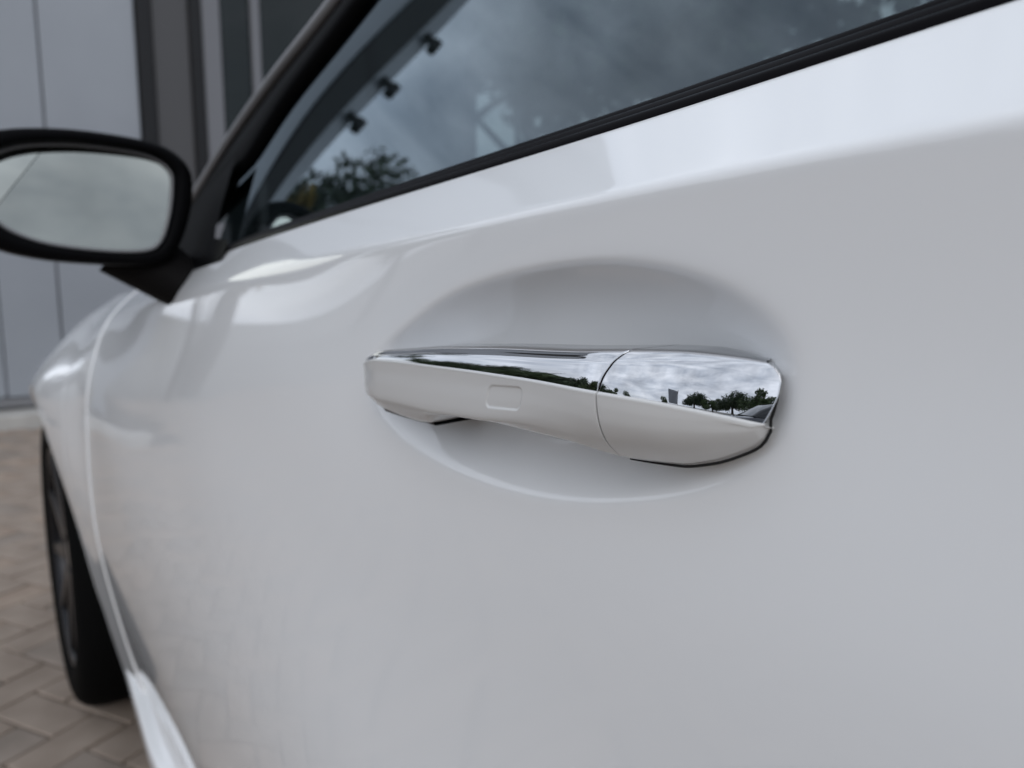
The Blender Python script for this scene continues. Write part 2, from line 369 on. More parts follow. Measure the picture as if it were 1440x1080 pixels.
# --- side skirt below the door
kx = seq((-1.335, .75, .03))
sk = np.array([(.060, .289), (.044, .276), (.039, .258), (.035, .247), (.022, .239), (.017, .230), (.019, .20), (.030, .168), (.055, .150), (.12, .148)])
tt = np.linspace(0, 9, 46); skp = cspline(np.arange(10), sk, tt)
Psk = np.zeros((len(kx), len(tt), 3)); Psk[..., 0] = kx[:, None]; Psk[..., 1] = skp[:, 0]; Psk[..., 2] = skp[:, 1]
Psk[..., 1] += .018*np.clip((-1.0-kx)/.33, 0, 1)[:, None]
grid_mesh('side_skirt', Psk, M_paint, car)
grid_mesh('side_skirt', mirror_pts(Psk[::3, ::3]), M_paint, car, flip=True)

# --- dark structure behind the gaps
bxs = seq((-1.30, .60, .05)); bs = np.linspace(-.70, .0, 24)
Pb = surf(np.broadcast_to(bxs[:, None], (len(bxs), 24)).copy(), np.broadcast_to(bs[None], (len(bxs), 24)).copy()); Pb[..., 1] += .045
grid_mesh('door_frame', Pb, M_dark, car)
box('underbody', (-1.30, .12, .16), (1.5, 1.64, .30), M_dark, car)
box('cabin_floor', (-1.0, .12, .34), (1.2, 1.64, .40), M_inter, car)

# ------------------------------------------------------------------ door handle
handle = empty('door_handle'); handle.parent = car
HX = np.array([-.162, -.150, -.140, -.130, -.119, -.109, -.090, -.078, -.068, -.045, -.023, .011, .0318, .0451, .0545, .0640, .0700, .0722, .0765])
h_zt = np.array([.8900, .8922, .8942, .8962, .8978, .8990, .9010, .9024, .9034, .9053, .9070, .9090, .9106, .9117, .9122, .9120, .9114, .9110, .910])      # front upper corner
h_zs = np.array([.8890, .8905, .8925, .8945, .8961, .8969, .8980, .8986, .8990, .9000, .9008, .9015, .9014, .9010, .9001, .8986, .8973, .8967, .8955])      # seam chrome / paint
h_zv = np.array([.8780, .8780, .8782, .8785, .8787, .8793, .8802, .8808, .8814, .8834, .8852, .8884, .8898, .8902, .8905, .8912, .8925, .8935, .8945])      # bevel
h_zb = np.array([.8742, .8740, .8738, .8734, .8732, .8731, .8734, .8744, .8794, .8816, .8828, .8834, .8808, .8812, .8834, .8876, .8917, .8952, .8955])      # underside
h_yb = np.array([-.006, -.010, -.013, -.0155, -.016, -.016, -.016, -.016, -.0165, -.017, -.0175, -.0165, -.0090, -.0050, -.0032, -.0020, -.0016, -.0019, -.0019])   # depth of the lower edge
def hv(tab, x): return pchip(HX, tab, np.clip(x, HX[0], HX[-1]))
X_L, X_R, GX = -.160, .0738, .0308
def y_front(x):
    '''front face of the handle: nearly flat grip rounded into the door at its front end, end cap curved back towards the door'''
    yl = np.sqrt(np.clip(1-np.clip((X_L+.044-x)/.044, 0, 1)**2, 0, 1))
    base = -.0223 + .0224*(np.clip(x-.018, 0, None)/.0577)**2.4 + .5*.5*np.clip(.018-x, 0, None)**2
    return .004 + (base-.004)*yl
def gap_x(z): return pchip([.875, .8815, .884, .8890, .8933, .8994, .9044, .9096, .9138, .9155, .920], [.0290, .0288, .0290, .0299, .0305, .0308, .0318, .0346, .0382, .0410, .046], z)
def end_x(z): return pchip([.878, .8835, .8886, .8920, .8955, .8979, .9010, .9040, .9066, .9088, .9104, .9115, .9123, .9136], [.038, .0515, .0650, .0690, .0712, .0722, .0731, .0736, .0736, .0731, .0721, .0708, .0690, .0640], np.clip(z, .8785, .9135))
def start_x(z): return np.interp(z, [.866, .8709, .8734, .8786, .8840, .8878, .8915, .8940, .900], [-.143, -.1525, -.1582, -.1600, -.1588, -.1558, -.1510, -.1445, -.130])
def white_rows(x):
    yf, zs, zv, zb = y_front(x), hv(h_zs, x), hv(h_zv, x), hv(h_zb, x); f = np.clip((yf-.002)/-.0242, .05, 1)
    yb = .002 + (hv(h_yb, x)-.002)*f
    back = np.where(x < -.082, .013, np.where(x > GX-.006, .010, -.0045))
    back = np.interp(x, [-.15, -.084, -.070, .012, .034, .09], [.013, .013, -.0045, -.0045, .010, .010])
    h = zs-zv
    H = zs-zb; cx = np.clip((x+.035)/.060, 0, 1); cx = cx*cx*(3-2*cx)              # bevelled grip turning into a rounded cap
    bul = lambda q: yf + np.clip(yb-yf, .0005, None)*q**2.6
    flat = [((yf+.00005), zs-.32*h), (yf+.0000, zs-.62*h), (yf+.0003, zv+.08*h), (yf+.0011, zv-.0009), ((yf+yb)/2+.0004, (zv+zb)/2-.0004), (yb-.0004, zb+.0005)]
    rnd = [(bul(q), zs-q*H) for q in (.25, .45, .64, .79, .91, .985)]
    mid = [(p[0]*(1-cx)+r_[0]*cx, p[1]*(1-cx)+r_[1]*cx) for p, r_ in zip(flat, rnd)]
    k_ = np.clip((zs-zb)/.006, .03, 1)                              # the rim thins out with the section
    pts = [(yf+.0016, zs+.0000), (yf+.0004*k_, zs-.00012*k_), (yf-.00015*k_, zs-.0004*k_), (yf-.00030*k_, zs-.0009*k_), (yf-.00020*k_, zs-.0016*k_)] + mid + [(yb+.0022, zb-.0002), ((yb+.002+back)/2, zb+.0002), (back, zb+.0012)]
    return np.stack([np.stack(p, -1) for p in pts], -2)            # (n, 14, 2)
def chrome_rows(x):
    yf, zs, zt = y_front(x), hv(h_zs, x), hv(h_zt, x); f = np.clip((yf-.002)/-.0242, .05, 1)
    tg0 = np.tan(np.radians(np.interp(x, [-.16, -.09, -.02, .03, .05, .076], [9.5, 8.8, 8.0, 6.4, 5.6, 5.2]))); tg1 = np.tan(np.radians(np.interp(x, [-.16, -.09, -.02, .03, .076], [24, 24, 22, 19, 18])))
    h = np.maximum(zt-zs, .0008); pts = [(yf+.0016, zs-.0011), (yf+.0006-.0008*tg0, zs-.0008), (yf+.0005-.0004*tg0, zs-.0004)]
    for q in (.12, .3, .5, .7, .88):
        off = h*(q*tg0 + q*q/2*(tg1-tg0))
        pts.append((yf+.0005+off, zs+q*h))
    y1 = yf+.0005+h*(.96*tg0+.46*(tg1-tg0)); r = .0026*f
    pts += [(y1+.25*r, zs+h), (y1+.9*r, zs+h+.55*r), (y1+2.0*r, zs+h+.85*r)]
    back = np.interp(x, [-.15, -.084, -.070, -.02, .020, .034, .09], [.010, .010, -.0040, -.0035, .000, .004, .006])
    back = np.maximum(back, y1+2.6*r)
    rise = .0002
    pts += [((y1+2*r+back)/2, zs+h+.85*r+rise*.65*f), (back-.0005, zs+h+.85*r+rise*f), (back+.001, zs+h+.4*r+rise*f), (back+.0015, zs+h-.0012)]
    return np.stack([np.stack(np.broadcast_arrays(*p), -1) for p in pts], -2)
def dense(rows, n):
    """Catmull-Rom-like resampling of section points"""
    m = rows.shape[1]; d = np.linspace(0, m-1, n); i = np.clip(np.floor(d).astype(int), 0, m-2); t = (d-i)[None, :, None]
    p = np.concatenate([2*rows[:, :1]-rows[:, 1:2], rows, 2*rows[:, -1:]-rows[:, -2:-1]], 1)
    a, b, c, e_ = p[:, i], p[:, i+1], p[:, i+2], p[:, i+3]
    return .5*(2*b + (c-a)*t + (2*a-5*b+4*c-e_)*t*t + (3*b-a-3*c+e_)*t**3)
PADC, PADR = np.array((-.0143, .8936)), np.array((.0098, .0037))
def pad_depth(x, z):
    tilt = .085; zz_ = z - PADC[1] - tilt*(x-PADC[0]); xx = x - PADC[0] + .35*zz_*-1
    r = .0024; qx_ = np.abs(xx)-(PADR[0]-r); qz_ = np.abs(zz_)-(PADR[1]-r)
    d = np.hypot(np.clip(qx_, 0, None), np.clip(qz_, 0, None)) + np.minimum(np.maximum(qx_, qz_), 0) - r
    step = np.clip((.00035-d)/.0007, 0, 1); step = step*step*(3-2*step)
    return .00042*step
def handle_part(name, rows_fn, n, us, kind, m):
    xr = .0722 if rows_fn is white_rows else X_R
    P_ = None
    for it in range(7):                                            # shear the sections so that they end on the curved joint
        if P_ is None: X = np.broadcast_to(us[:, None]*(GX-X_L)+X_L if kind == 'grip' else us[:, None]*(xr-GX)+GX, (len(us), n)).copy()
        else:
            g = gap_x(P_[..., 2]) + (-.00042 if kind == 'grip' else .00042)
            fade = np.clip((us[:, None]-.55)/.45, 0, 1)**2 if kind == 'grip' else np.clip((.8-us[:, None])/.8, 0, 1)**2
            f2 = np.clip((.16-us[:, None])/.16, 0, 1)**2 if kind == 'grip' else np.clip((us[:, None]-.05)/.95, 0, 1)**1.5
            X = (us[:, None]*(GX-X_L)+X_L if kind == 'grip' else us[:, None]*(xr-GX)+GX) + fade*(g-GX) + (f2*(start_x(P_[..., 2])-X_L) if kind == 'grip' else f2*(end_x(P_[..., 2])-X_R)*(rows_fn is chrome_rows))
        P_ = np.zeros((len(us), n, 3))
        for j in range(n):
            P_[:, j, 0] = X[:, j]; P_[:, j, 1:] = dense(rows_fn(X[:, j]), n)[:, j]
    if kind == 'cap': P_[..., 0] -= np.clip((us[:, None]-.5)/.5, 0, 1)*.95*np.clip(P_[..., 1]-.0012, 0, None)      # the side of the cap turns under towards the recess
    return P_
ug = np.concatenate([.12*(1-np.cos(np.linspace(0, math.pi/2, 40)))[:-1], seq((.12, .60, .005))[:-1], seq((.60, .89, .0018))[:-1], seq((.89, 1, .004))])
uc = np.concatenate([seq((0, .6, .01))[:-1], .6+.4*np.sin(np.linspace(0, math.pi/2, 50))])
nW, nC = 150, 90
def backed(P_, e_, y, k=.0006, und=.85):
    '''closes an open end of the handle: a small radius, then a wall going back into the door'''
    P0 = P_[0] if e_ == 0 else P_[-1]; sg = -1 if e_ == 0 else 1; c = P0.mean(0); rings = []
    for a in (.4, .8, 1.2, 1.57):
        Q = P0.copy(); Q[:, 0] += sg*k*math.sin(a); Q[:, 1] += k*(1-math.cos(a)); Q[:, 2] += (c[2]-Q[:, 2])*.03*(1-math.cos(a)); rings.append(Q)
    for yy_ in ((y,) if e_ == 0 else (.004, y)):
        Q = rings[-1].copy(); yn = np.maximum(Q[:, 1]+.0008, yy_); Q[:, 0] -= (0 if e_ == 0 else np.where(Q[:, 2] > .908, und, max(und, 1.0)))*(yn-Q[:, 1]); Q[:, 1] = yn; rings.append(Q)
    return np.concatenate([np.stack(rings[::-1]), P_], 0) if e_ == 0 else np.concatenate([P_, np.stack(rings)], 0)
def lipped(P_, ends):
    """turns the joint edge in by a few millimetres with a small radius"""
    for e_ in ends:
        P0 = P_[0] if e_ == 0 else P_[-1]; P1 = P_[1] if e_ == 0 else P_[-2]
        t = P0-P1; t /= np.linalg.norm(t, axis=-1, keepdims=True)+1e-12
        c = P0.mean(0); n = c-P0; n -= t*(n*t).sum(-1, keepdims=True); n /= np.linalg.norm(n, axis=-1, keepdims=True)+1e-12
        r = .0002; rings = [P0 + t*r*math.sin(a)*.6 + n*r*(1-math.cos(a)) for a in (.5, 1.1, 1.57)]; rings.append(rings[-1]+n*.0018)
        P_ = np.concatenate([np.stack(rings[::-1]), P_], 0) if e_ == 0 else np.concatenate([P_, np.stack(rings)], 0)
    return P_
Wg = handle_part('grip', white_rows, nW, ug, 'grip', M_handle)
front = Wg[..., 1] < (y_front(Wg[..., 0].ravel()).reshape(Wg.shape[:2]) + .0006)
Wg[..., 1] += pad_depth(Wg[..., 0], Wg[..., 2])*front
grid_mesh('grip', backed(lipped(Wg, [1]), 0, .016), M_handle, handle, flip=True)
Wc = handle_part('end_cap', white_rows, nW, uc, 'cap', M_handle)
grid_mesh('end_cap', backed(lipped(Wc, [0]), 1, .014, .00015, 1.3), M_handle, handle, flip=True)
Cg = handle_part('chrome', chrome_rows, nC, ug, 'grip', M_chrome)
strip = grid_mesh('chrome_strip', backed(lipped(Cg, [1]), 0, .016), M_chrome, handle)
def dark_band_top(o, nv, j0):
    '''darker chrome colour on the upper face of the bar imitates a dark reflection band'''
    o.data.materials.append(M_chrome_band); k = np.arange(len(o.data.polygons)) % (nv-1)
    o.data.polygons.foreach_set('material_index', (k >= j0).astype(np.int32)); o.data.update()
Cc = handle_part('chrome', chrome_rows, nC, uc, 'cap', M_chrome)
cap_ = grid_mesh('chrome_cap', backed(lipped(Cc, [0]), 1, .014, k=.0003, und=.6), M_chrome, handle)
dark_band_top(strip, nC, 60); dark_band_top(cap_, nC, 60)
# dark core fills the hairline joints
core = []
for x in np.linspace(X_L+.018, X_R-.018, 40):
    xa = np.array([x]); wr = white_rows(xa)[0]; cr = chrome_rows(xa)[0]
    sec = np.concatenate([wr[[2, 6, 8, 10]], [[wr[-1][0], wr[-1][1]]], [cr[-1]], cr[[10, 6]]])
    c = sec.mean(0); sec = c + (sec-c)*.885; core.append([(x, a, b) for a, b in sec])
grid_mesh('handle_core', np.array(core), M_dark, handle, closed=True)

gx = np.linspace(-.146, -.0765, 36); gz = hv(h_zb, np.minimum(gx, -.082)) - .0006; Gk = []
for x_, z_ in zip(gx, gz):
    yk = np.interp(x_, [-.146, -.135, -.12, -.0765], [.000, -.008, -.0125, -.0125])
    Gk.append([(x_, yk, z_), (x_, yk+.001, z_-.0003), (x_, .016, z_+.001), (x_, .016, z_+.009), (x_, yk+.001, z_+.009), (x_, yk, z_+.008)])
gk = grid_mesh('foot_gasket_shadow', np.array(Gk), M_rubber, handle, closed=True, smooth=False)  # gasket under the foot, its dark edge standing in for the contact shadow
bm = bmesh.new()
path = [(x_, float(hv(h_yb, np.array([x_]))[0])+.0020, float(hv(h_zb, np.array([x_]))[0])-.0007) for x_ in np.linspace(.030, .0720, 30)]
path += [(float(end_x(z_))-.0010, .0014, z_) for z_ in np.linspace(.8972, .9092, 12)]
add_tube(bm, path, [.0002+.00022*min(1, i/9) for i in range(len(path))], 8); from_bm('cap_contact_shadow', bm, M_dark, handle)  # thin dark tube added as the contact shadow line round the cap

# ------------------------------------------------------------------ glass, seals, pillar
TUM = .375
def glass_y(x, z):
    b = belt(x); h = z-b[:, 2]; return b[:, 1] + .004 + h*TUM + .10*h*h
# outline of roof rail (top of glass)
railx = np.array([-.872, -.700, -.549, -.465, -.32, -.15, .10, .40, .80, 1.15])
railz = np.array([.992, 1.058, 1.103, 1.125, 1.178, 1.243, 1.312, 1.345, 1.320, 1.24])
inx = np.array([-.580, -.509, -.420, -.32, -.15, .10, .40, .80, 1.10])
inz = np.array([1.030, 1.073, 1.109, 1.153, 1.220, 1.290, 1.323, 1.298, 1.22])
def glass_grid(x0, x1, n=60, m=24, ztop=None):
    xs = np.linspace(x0, x1, n); b = belt(xs); P_ = np.zeros((n, m, 3))
    zt = pchip(inx, inz, np.clip(xs, inx[0], inx[-1])) + .004
    for i in range(n):
        z = np.linspace(b[i, 2]-.012, zt[i], m); P_[i, :, 0] = xs[i]; P_[i, :, 2] = z; P_[i, :, 1] = glass_y(np.full(m, xs[i]), z)
    return P_
Gp = glass_grid(-.600, .20); Gp[..., 1] += .004
grid_mesh('side_window', Gp, M_glass, car); grid_mesh('side_window', mirror_pts(Gp[::3, ::3]), M_glass, car, flip=True)
Gq = glass_grid(.26, 1.02, 30, 12); Gq[..., 1] += .004
grid_mesh('rear_side_window', Gq, M_glass, car); grid_mesh('rear_side_window', mirror_pts(Gq), M_glass, car, flip=True)
# seal along the window line: three rubber ribs, one strip
sx = seq((-.60, 1.05, .02)); bp = belt(sx)
sec = [(-.0010, -.0030), (-.0012, .0005), (.0002, .0022), (.0022, .0026), (.0030, .0020), (.0036, .0030), (.0050, .0052), (.0064, .0060), (.0074, .0056), (.0080, .0062), (.0090, .0080), (.0102, .0086), (.0112, .0076), (.0120, .0050), (.012, -.004)]
sec = np.array(sec); sec = cspline(np.arange(len(sec)), sec, np.linspace(0, len(sec)-1, 50))
Ps = np.zeros((len(sx), 50, 3)); Ps[..., 0] = sx[:, None]; Ps[..., 1] = bp[:, 1:2]+sec[:, 0]; Ps[..., 2] = bp[:, 2:3]+sec[:, 1]
grid_mesh('window_seal', Ps, M_seal, car); grid_mesh('window_seal', mirror_pts(Ps[:, ::2]), M_seal, car, flip=True)
# black windscreen pillar with a light drip trim along its outer edge
px_ = seq((-.87, 1.10, .02))
ro = np.stack([px_, np.zeros_like(px_), pchip(railx, railz, px_)], -1); ro[:, 1] = glass_y(px_, ro[:, 2])
zi = np.where(px_ < -.58, np.interp(px_, [-.87, -.76, -.58], [.975, .995, 1.030]), pchip(inx, inz, np.clip(px_, inx[0], inx[-1])))
ri = np.stack([px_, np.zeros_like(px_), np.minimum(zi, ro[:, 2]-.012)], -1); ri[:, 1] = glass_y(px_, ri[:, 2])
n_out = np.array((0, -.92, .38))
kk = np.linspace(0, 1, 9)
Pp = ri[:, None]*(1-kk)[None, :, None] + ro[:, None]*kk[None, :, None] + (n_out*.006)[None, None]*(np.sin(np.pi*kk)**.5)[None, :, None]
inner_edge = ri[:, None] + np.array((0, .03, .0))
Pp = np.concatenate([inner_edge, Pp, (ro+np.array((0, .05, .012)))[:, None]], 1)
pil = grid_mesh('window_frame', Pp, M_black, car); grid_mesh('window_frame', mirror_pts(Pp), M_black, car, flip=True)
bm = bmesh.new(); add_tube(bm, [tuple(p + np.array((0, -.004, .006))) for p in ro], .0055, 8); from_bm('drip_trim', bm, M_trim, pil)
# sail panel in front of the window
sp_x = np.linspace(-.900, -.500, 34); b_ = belt(sp_x)
top = np.interp(sp_x, [-.90, -.872, -.76, -.590, -.582, -.565, -.500], [.97, .985, 1.010, 1.040, .985, .962, .958])
kk = np.linspace(0, 1, 10); z_ = b_[:, 2:3]-.009 + (np.maximum(top, b_[:, 2]+.004)-b_[:, 2]+.009)[:, None]*kk[None]
Pt = np.zeros((34, 10, 3)); Pt[..., 0] = sp_x[:, None]; Pt[..., 2] = z_
for j in range(10): Pt[:, j, 1] = glass_y(sp_x, z_[:, j]) - .008
grid_mesh('sail_panel', Pt, M_black, car); grid_mesh('sail_panel', mirror_pts(Pt), M_black, car, flip=True)
# windscreen, roof, rear window
wy = np.linspace(0, 1, 21); n1 = 30
wx = np.linspace(-.87, .06, n1); wl = np.stack([wx, glass_y(wx, pchip(railx, railz, wx)), pchip(railx, railz, wx)], -1)
Wp = np.zeros((n1, 21, 3)); bow = (1-(2*wy-1)**2)
Wp[..., 1] = wl[:, 1:2] + (1.76-2*wl[:, 1:2])*wy; Wp[..., 0] = wl[:, 0:1] - .20*bow[None]*(1-np.linspace(0, 1, n1)*.6)[:, None]; Wp[..., 2] = wl[:, 2:3]+.035*bow[None]*np.linspace(0, 1, n1)[:, None]
grid_mesh('windscreen', Wp, M_wind, car, flip=True)
rx = np.linspace(.06, .85, 24); rl = np.stack([rx, glass_y(rx, pchip(railx, railz, rx)), pchip(railx, railz, rx)], -1)
Rp = np.zeros((24, 21, 3)); Rp[..., 0] = rx[:, None] - .08*bow[None]*np.linspace(1, 0, 24)[:, None]; Rp[..., 1] = rl[:, 1:2]+(1.76-2*rl[:, 1:2])*wy; Rp[..., 2] = rl[:, 2:3]+.01+.045*bow[None]
grid_mesh('roof', Rp, M_paint, car, flip=True)
bx2 = np.linspace(.85, 1.69, 20); zz2 = np.interp(bx2, [.85, 1.25, 1.69], [1.325, 1.16, 1.02]); yy2 = np.interp(bx2, [.85, 1.69], [rl[-1, 1], .15])
Bp = np.zeros((20, 21, 3)); Bp[..., 0] = bx2[:, None]; Bp[..., 1] = yy2[:, None]+(1.76-2*yy2[:, None])*wy; Bp[..., 2] = zz2[:, None]+.045*bow[None]
grid_mesh('rear_window', Bp, M_black, car, flip=True)
# rear pillar filling
pxr = np.linspace(.98, 1.69, 14); br = belt(pxr); zt = np.interp(pxr, [.98, 1.1, 1.69], [1.295, 1.24, 1.021]); kk = np.linspace(0, 1, 8)
Pr = np.zeros((14, 8, 3)); Pr[..., 0] = pxr[:, None]; Pr[..., 2] = br[:, 2:3]*(1-kk)+zt[:, None]*kk; Pr[..., 1] = br[:, 1:2] + (np.interp(pxr, [.85, 1.69], [rl[-1, 1], .152])[:, None]-br[:, 1:2])*kk
grid_mesh('rear_pillar', Pr, M_paint, car); grid_mesh('rear_pillar', mirror_pts(Pr), M_paint, car, flip=True)
# inner door cards, scuttle and dashboard
dxs = seq((-.95, .95, .05)); db = belt(dxs); Dc = np.zeros((len(dxs), 4, 3)); Dc[..., 0] = dxs[:, None]
Dc[:, 0, 1:] = db[:, 1:]+np.array((.014, -.004)); Dc[:, 1, 1:] = db[:, 1:]+np.array((.05, -.006)); Dc[:, 2, 1:] = db[:, 1:]+np.array((.075, -.05)); Dc[:, 3, 1:] = np.stack([db[:, 1]+.09, np.full(len(dxs), .36)], -1)
grid_mesh('door_card', Dc, M_inter, car); grid_mesh('door_card', mirror_pts(Dc), M_inter, car)
bm = bmesh.new(); add_box(bm, (-.98, .12, .86), (-.55, 1.64, .955), .03); from_bm('dashboard', bm, M_inter, car, False)
st_ = empty('steering_wheel'); st_.parent = car; st_.location = (-.30, .52, .75); st_.rotation_euler = (0, R(62), 0)
bm = bmesh.new(); add_tube(bm, [(.18*math.cos(a), .18*math.sin(a), 0) for a in np.linspace(0, 2*math.pi, 41)], .016, 10, False); from_bm('rim', bm, M_leather, st_)
bm = bmesh.new()
for a in (0, math.pi/2*1.15, -math.pi/2*1.15): add_tube(bm, [(0, 0, 0), (.17*math.cos(a), .17*math.sin(a), 0)], .018, 8)
add_tube(bm, [(0, 0, -.12), (0, 0, .02)], .055, 16); from_bm('hub', bm, M_leather, st_)
for yy in (.48, 1.28):
    seat = empty('seat'); seat.parent = car; seat.location = (.18, yy, .4)
    bm = bmesh.new(); add_box(bm, (-.36, -.25, 0), (.2, .25, .17), .05); from_bm('cushion', bm, M_leather, seat, True)
    bm = bmesh.new(); add_box(bm, (0, -.24, .1), (.13, .24, .72), .05); bmesh.ops.rotate(bm, verts=bm.verts, cent=(0, 0, .1), matrix=Matrix.Rotation(R(14), 3, 'Y')); from_bm('backrest', bm, M_leather, seat, True)
    bm = bmesh.new(); add_box(bm, (.20, -.13, .70), (.29, .13, .90), .035); from_bm('headrest', bm, M_leather, seat, True)

# ------------------------------------------------------------------ side mirror
mir = empty('side_mirror'); mir.parent = car
MX = -.62
house = np.array([(-.166, 1.003), (-.158, 1.030), (-.125, 1.049), (-.075, 1.0555), (-.020, 1.053), (.012, 1.046), (.030, 1.030), (.033, 1.008), (.027, .978), (.014, .950), (-.006, .938), (-.050, .938), (-.10, .943), (-.138, .955), (-.160, .977)])
glassp = np.array([(-.138, 1.004), (-.130, 1.026), (-.108, 1.0385), (-.07, 1.0435), (-.03, 1.042), (-.002, 1.037), (.013, 1.025), (.0135, 1.008), (.008, .981), (-.002, .958), (-.018, .9505), (-.055, .951), (-.095, .957), (-.122, .969), (-.134, .985)])
def loop(pts, n=72):
    m = len(pts); d = np.linspace(0, m, n, endpoint=False); i = np.floor(d).astype(int); t = (d-i)[:, None]
    p = lambda k: pts[(i+k) % m]
    return .5*(2*p(0)+(p(1)-p(-1))*t+(2*p(-1)-5*p(0)+4*p(1)-p(2))*t*t+(3*p(0)-p(-1)-3*p(1)+p(2))*t**3)
hl, gl_ = loop(house), loop(glassp); hc = hl.mean(0)
MN = np.array((.985, -.075, .155)); MN = MN/np.linalg.norm(MN)         # the glass looks back along the car and a little up
rings = []
gc = gl_.mean(0)
def ring(pl, x): return np.stack([np.full(len(pl), x), pl[:, 0], pl[:, 1]], -1)
rings += [ring(gc+(gl_-gc)*1.015, MX-.014), ring(gc+(gl_-gc)*1.03, MX+.004), ring(gc+(gl_-gc)*1.06, MX+.010), ring(hl*.5+(gc+(gl_-gc)*1.06)*.5, MX+.010), ring(hc+(hl-hc)*.985, MX+.004), ring(hl, MX-.008), ring(hc+(hl-hc)*1.005, MX-.03),
          ring(hc+(hl-hc)*.96, MX-.06), ring(hc+(hl-hc)*.84, MX-.085), ring(hc+(hl-hc)*.6, MX-.103), ring(hc+(hl-hc)*.25, MX-.112), ring(hc+(hl-hc)*.01, MX-.113)]
grid_mesh('mirror_housing', np.stack(rings), M_black, mir, closed=True, flip=True)
# glass: two pieces, the outer one set at a different angle
def mirror_sheet(name, n, poly, x0, m, piv=None):
    nrm = np.array(n)/np.linalg.norm(n); P0 = np.array((x0, gc[0], gc[1])) if piv is None else np.array(piv)
    bm = bmesh.new(); vs = []
    for y, z in poly:
        x = P0[0] - (nrm[1]*(y-P0[1])+nrm[2]*(z-P0[2]))/nrm[0]; vs.append(bm.verts.new((x, y, z)))
    f = bm.faces.new(vs); bmesh.ops.recalc_face_normals(bm, faces=[f])
    r = bmesh.ops.extrude_face_region(bm, geom=[f]); vv = [v for v in r['geom'] if isinstance(v, bmesh.types.BMVert)]
    bmesh.ops.translate(bm, verts=vv, vec=(-.003, 0, 0)); bmesh.ops.recalc_face_normals(bm, faces=bm.faces)
    return from_bm(name, bm, m, mir, False)
split = lambda y, z: y - (-.117 + (z-1.0)*.75)                      # boundary between main and outer glass
def clip_poly(pl, f):
    o = []
    for (y0, z0), (y1, z1) in zip(pl, np.roll(pl, -1, 0)):
        a_, b_ = f(y0, z0), f(y1, z1)
        if a_ >= 0: o.append((y0, z0))
        if a_*b_ < 0: t = a_/(a_-b_); o.append((y0+(y1-y0)*t, z0+(z1-z0)*t))
    return o
inside = clip_poly(gl_, lambda y, z: split(y, z)-.0004); outside = clip_poly(gl_, lambda y, z: -split(y, z)-.0004)
mirror_sheet('mirror_glass', MN, inside, MX-.004, M_mirror)
mirror_sheet('outer_mirror_glass', MN+np.array((0, -.03, .0)), outside, MX-.004, M_mirror, (MX-.004-(MN[1]*(-.117-gc[0])+MN[2]*(1.0-gc[1]))/MN[0], -.117, 1.0))
bm = bmesh.new(); add_tube(bm, [tuple(np.array((MX-.004 - (MN[1]*(y-gc[0])+MN[2]*(z-gc[1]))/MN[0] + .0015, y, z))) for y, z in gc+(gl_-gc)*1.0][0:]+[], .0016, 6, False)
from_bm('glass_rim', bm, M_trim, mir)
# foot from housing to door shoulder
ft = []
for k in np.linspace(0, 1, 14):
    c = np.array((-.668, -.020, .954))*(1-k) + np.array((-.664, .036, .9135))*k
    wx_, wz_ = .030*(1-k)+.064*k, .022*(1-k)+.022*k
    ft.append([(c[0]+wx_*math.cos(a), c[1]+.026*math.sin(a)*(1-.5*k), c[2]+wz_*math.sin(a)-.008*k*math.cos(a)) for a in np.linspace(0, 2*math.pi, 24, endpoint=False)])
grid_mesh('mirror_foot', np.array(ft), M_blackm, mir, closed=True)

# ------------------------------------------------------------------ wheel
def make_wheel(cx, y0):
    wh = empty('wheel'); wh.parent = car; wh.location = (cx, y0, .325)
    s = 1 if y0 < .5 else -1
    bm = bmesh.new(); add_lathe(bm, [(.232, .012*s), (.240, .002*s), (.262, -.004*s+.004*s), (.285, 0), (.303, .006*s), (.315, .018*s), (.322, .035*s), (.325, .06*s), (.325, .17*s), (.318, .205*s), (.30, .222*s), (.24, .21*s)], (0, 0, 0), 96)
    bmesh.ops.recalc_face_normals(bm, faces=bm.faces); from_bm('tyre', bm, M_tyre, wh)
    bm = bmesh.new(); add_lathe(bm, [(.236, .010*s), (.232, .006*s), (.225, .012*s), (.222, .03*s), (.21, .10*s), (.205, .20*s)], (0, 0, 0), 96); bmesh.ops.recalc_face_normals(bm, faces=bm.faces); from_bm('rim', bm, M_rim, wh)
    bm = bmesh.new(); add_lathe(bm, [(.001, .02*s), (.03, .02*s), (.034, .026*s), (.05, .03*s), (.055, .07*s)], (0, 0, 0), 40); bmesh.ops.recalc_face_normals(bm, faces=bm.faces); from_bm('hub_cap', bm, M_rimf, wh)
    bm = bmesh.new(); add_lathe(bm, [(.001, .09*s), (.17, .09*s), (.17, .11*s), (.001, .11*s)], (0, 0, 0), 48); bmesh.ops.recalc_face_normals(bm, faces=bm.faces); from_bm('brake_disc', bm, M_rim, wh)
    me = None
    for k in range(10):
        if me is None:
            bm = bmesh.new(); add_box(bm, (-.016, min(.018*s, .06*s), .04), (.016, max(.018*s, .06*s), .225), .006)
            for v in bm.verts:
                q = (v.co.z-.04)/.185; v.co.x *= 1.25-.55*q; v.co.y -= .008*q*s
            o = from_bm('spoke', bm, M_rim, wh, False); me = o.data
        else: o = link('spoke', me, None, wh, False)
        o.rotation_euler = (0, k*2*math.pi/10 + .1, 0)
    return wh
make_wheel(AX, -.025); make_wheel(AX, 1.76+.025); make_wheel(RAX, -.03); make_wheel(RAX, 1.79)
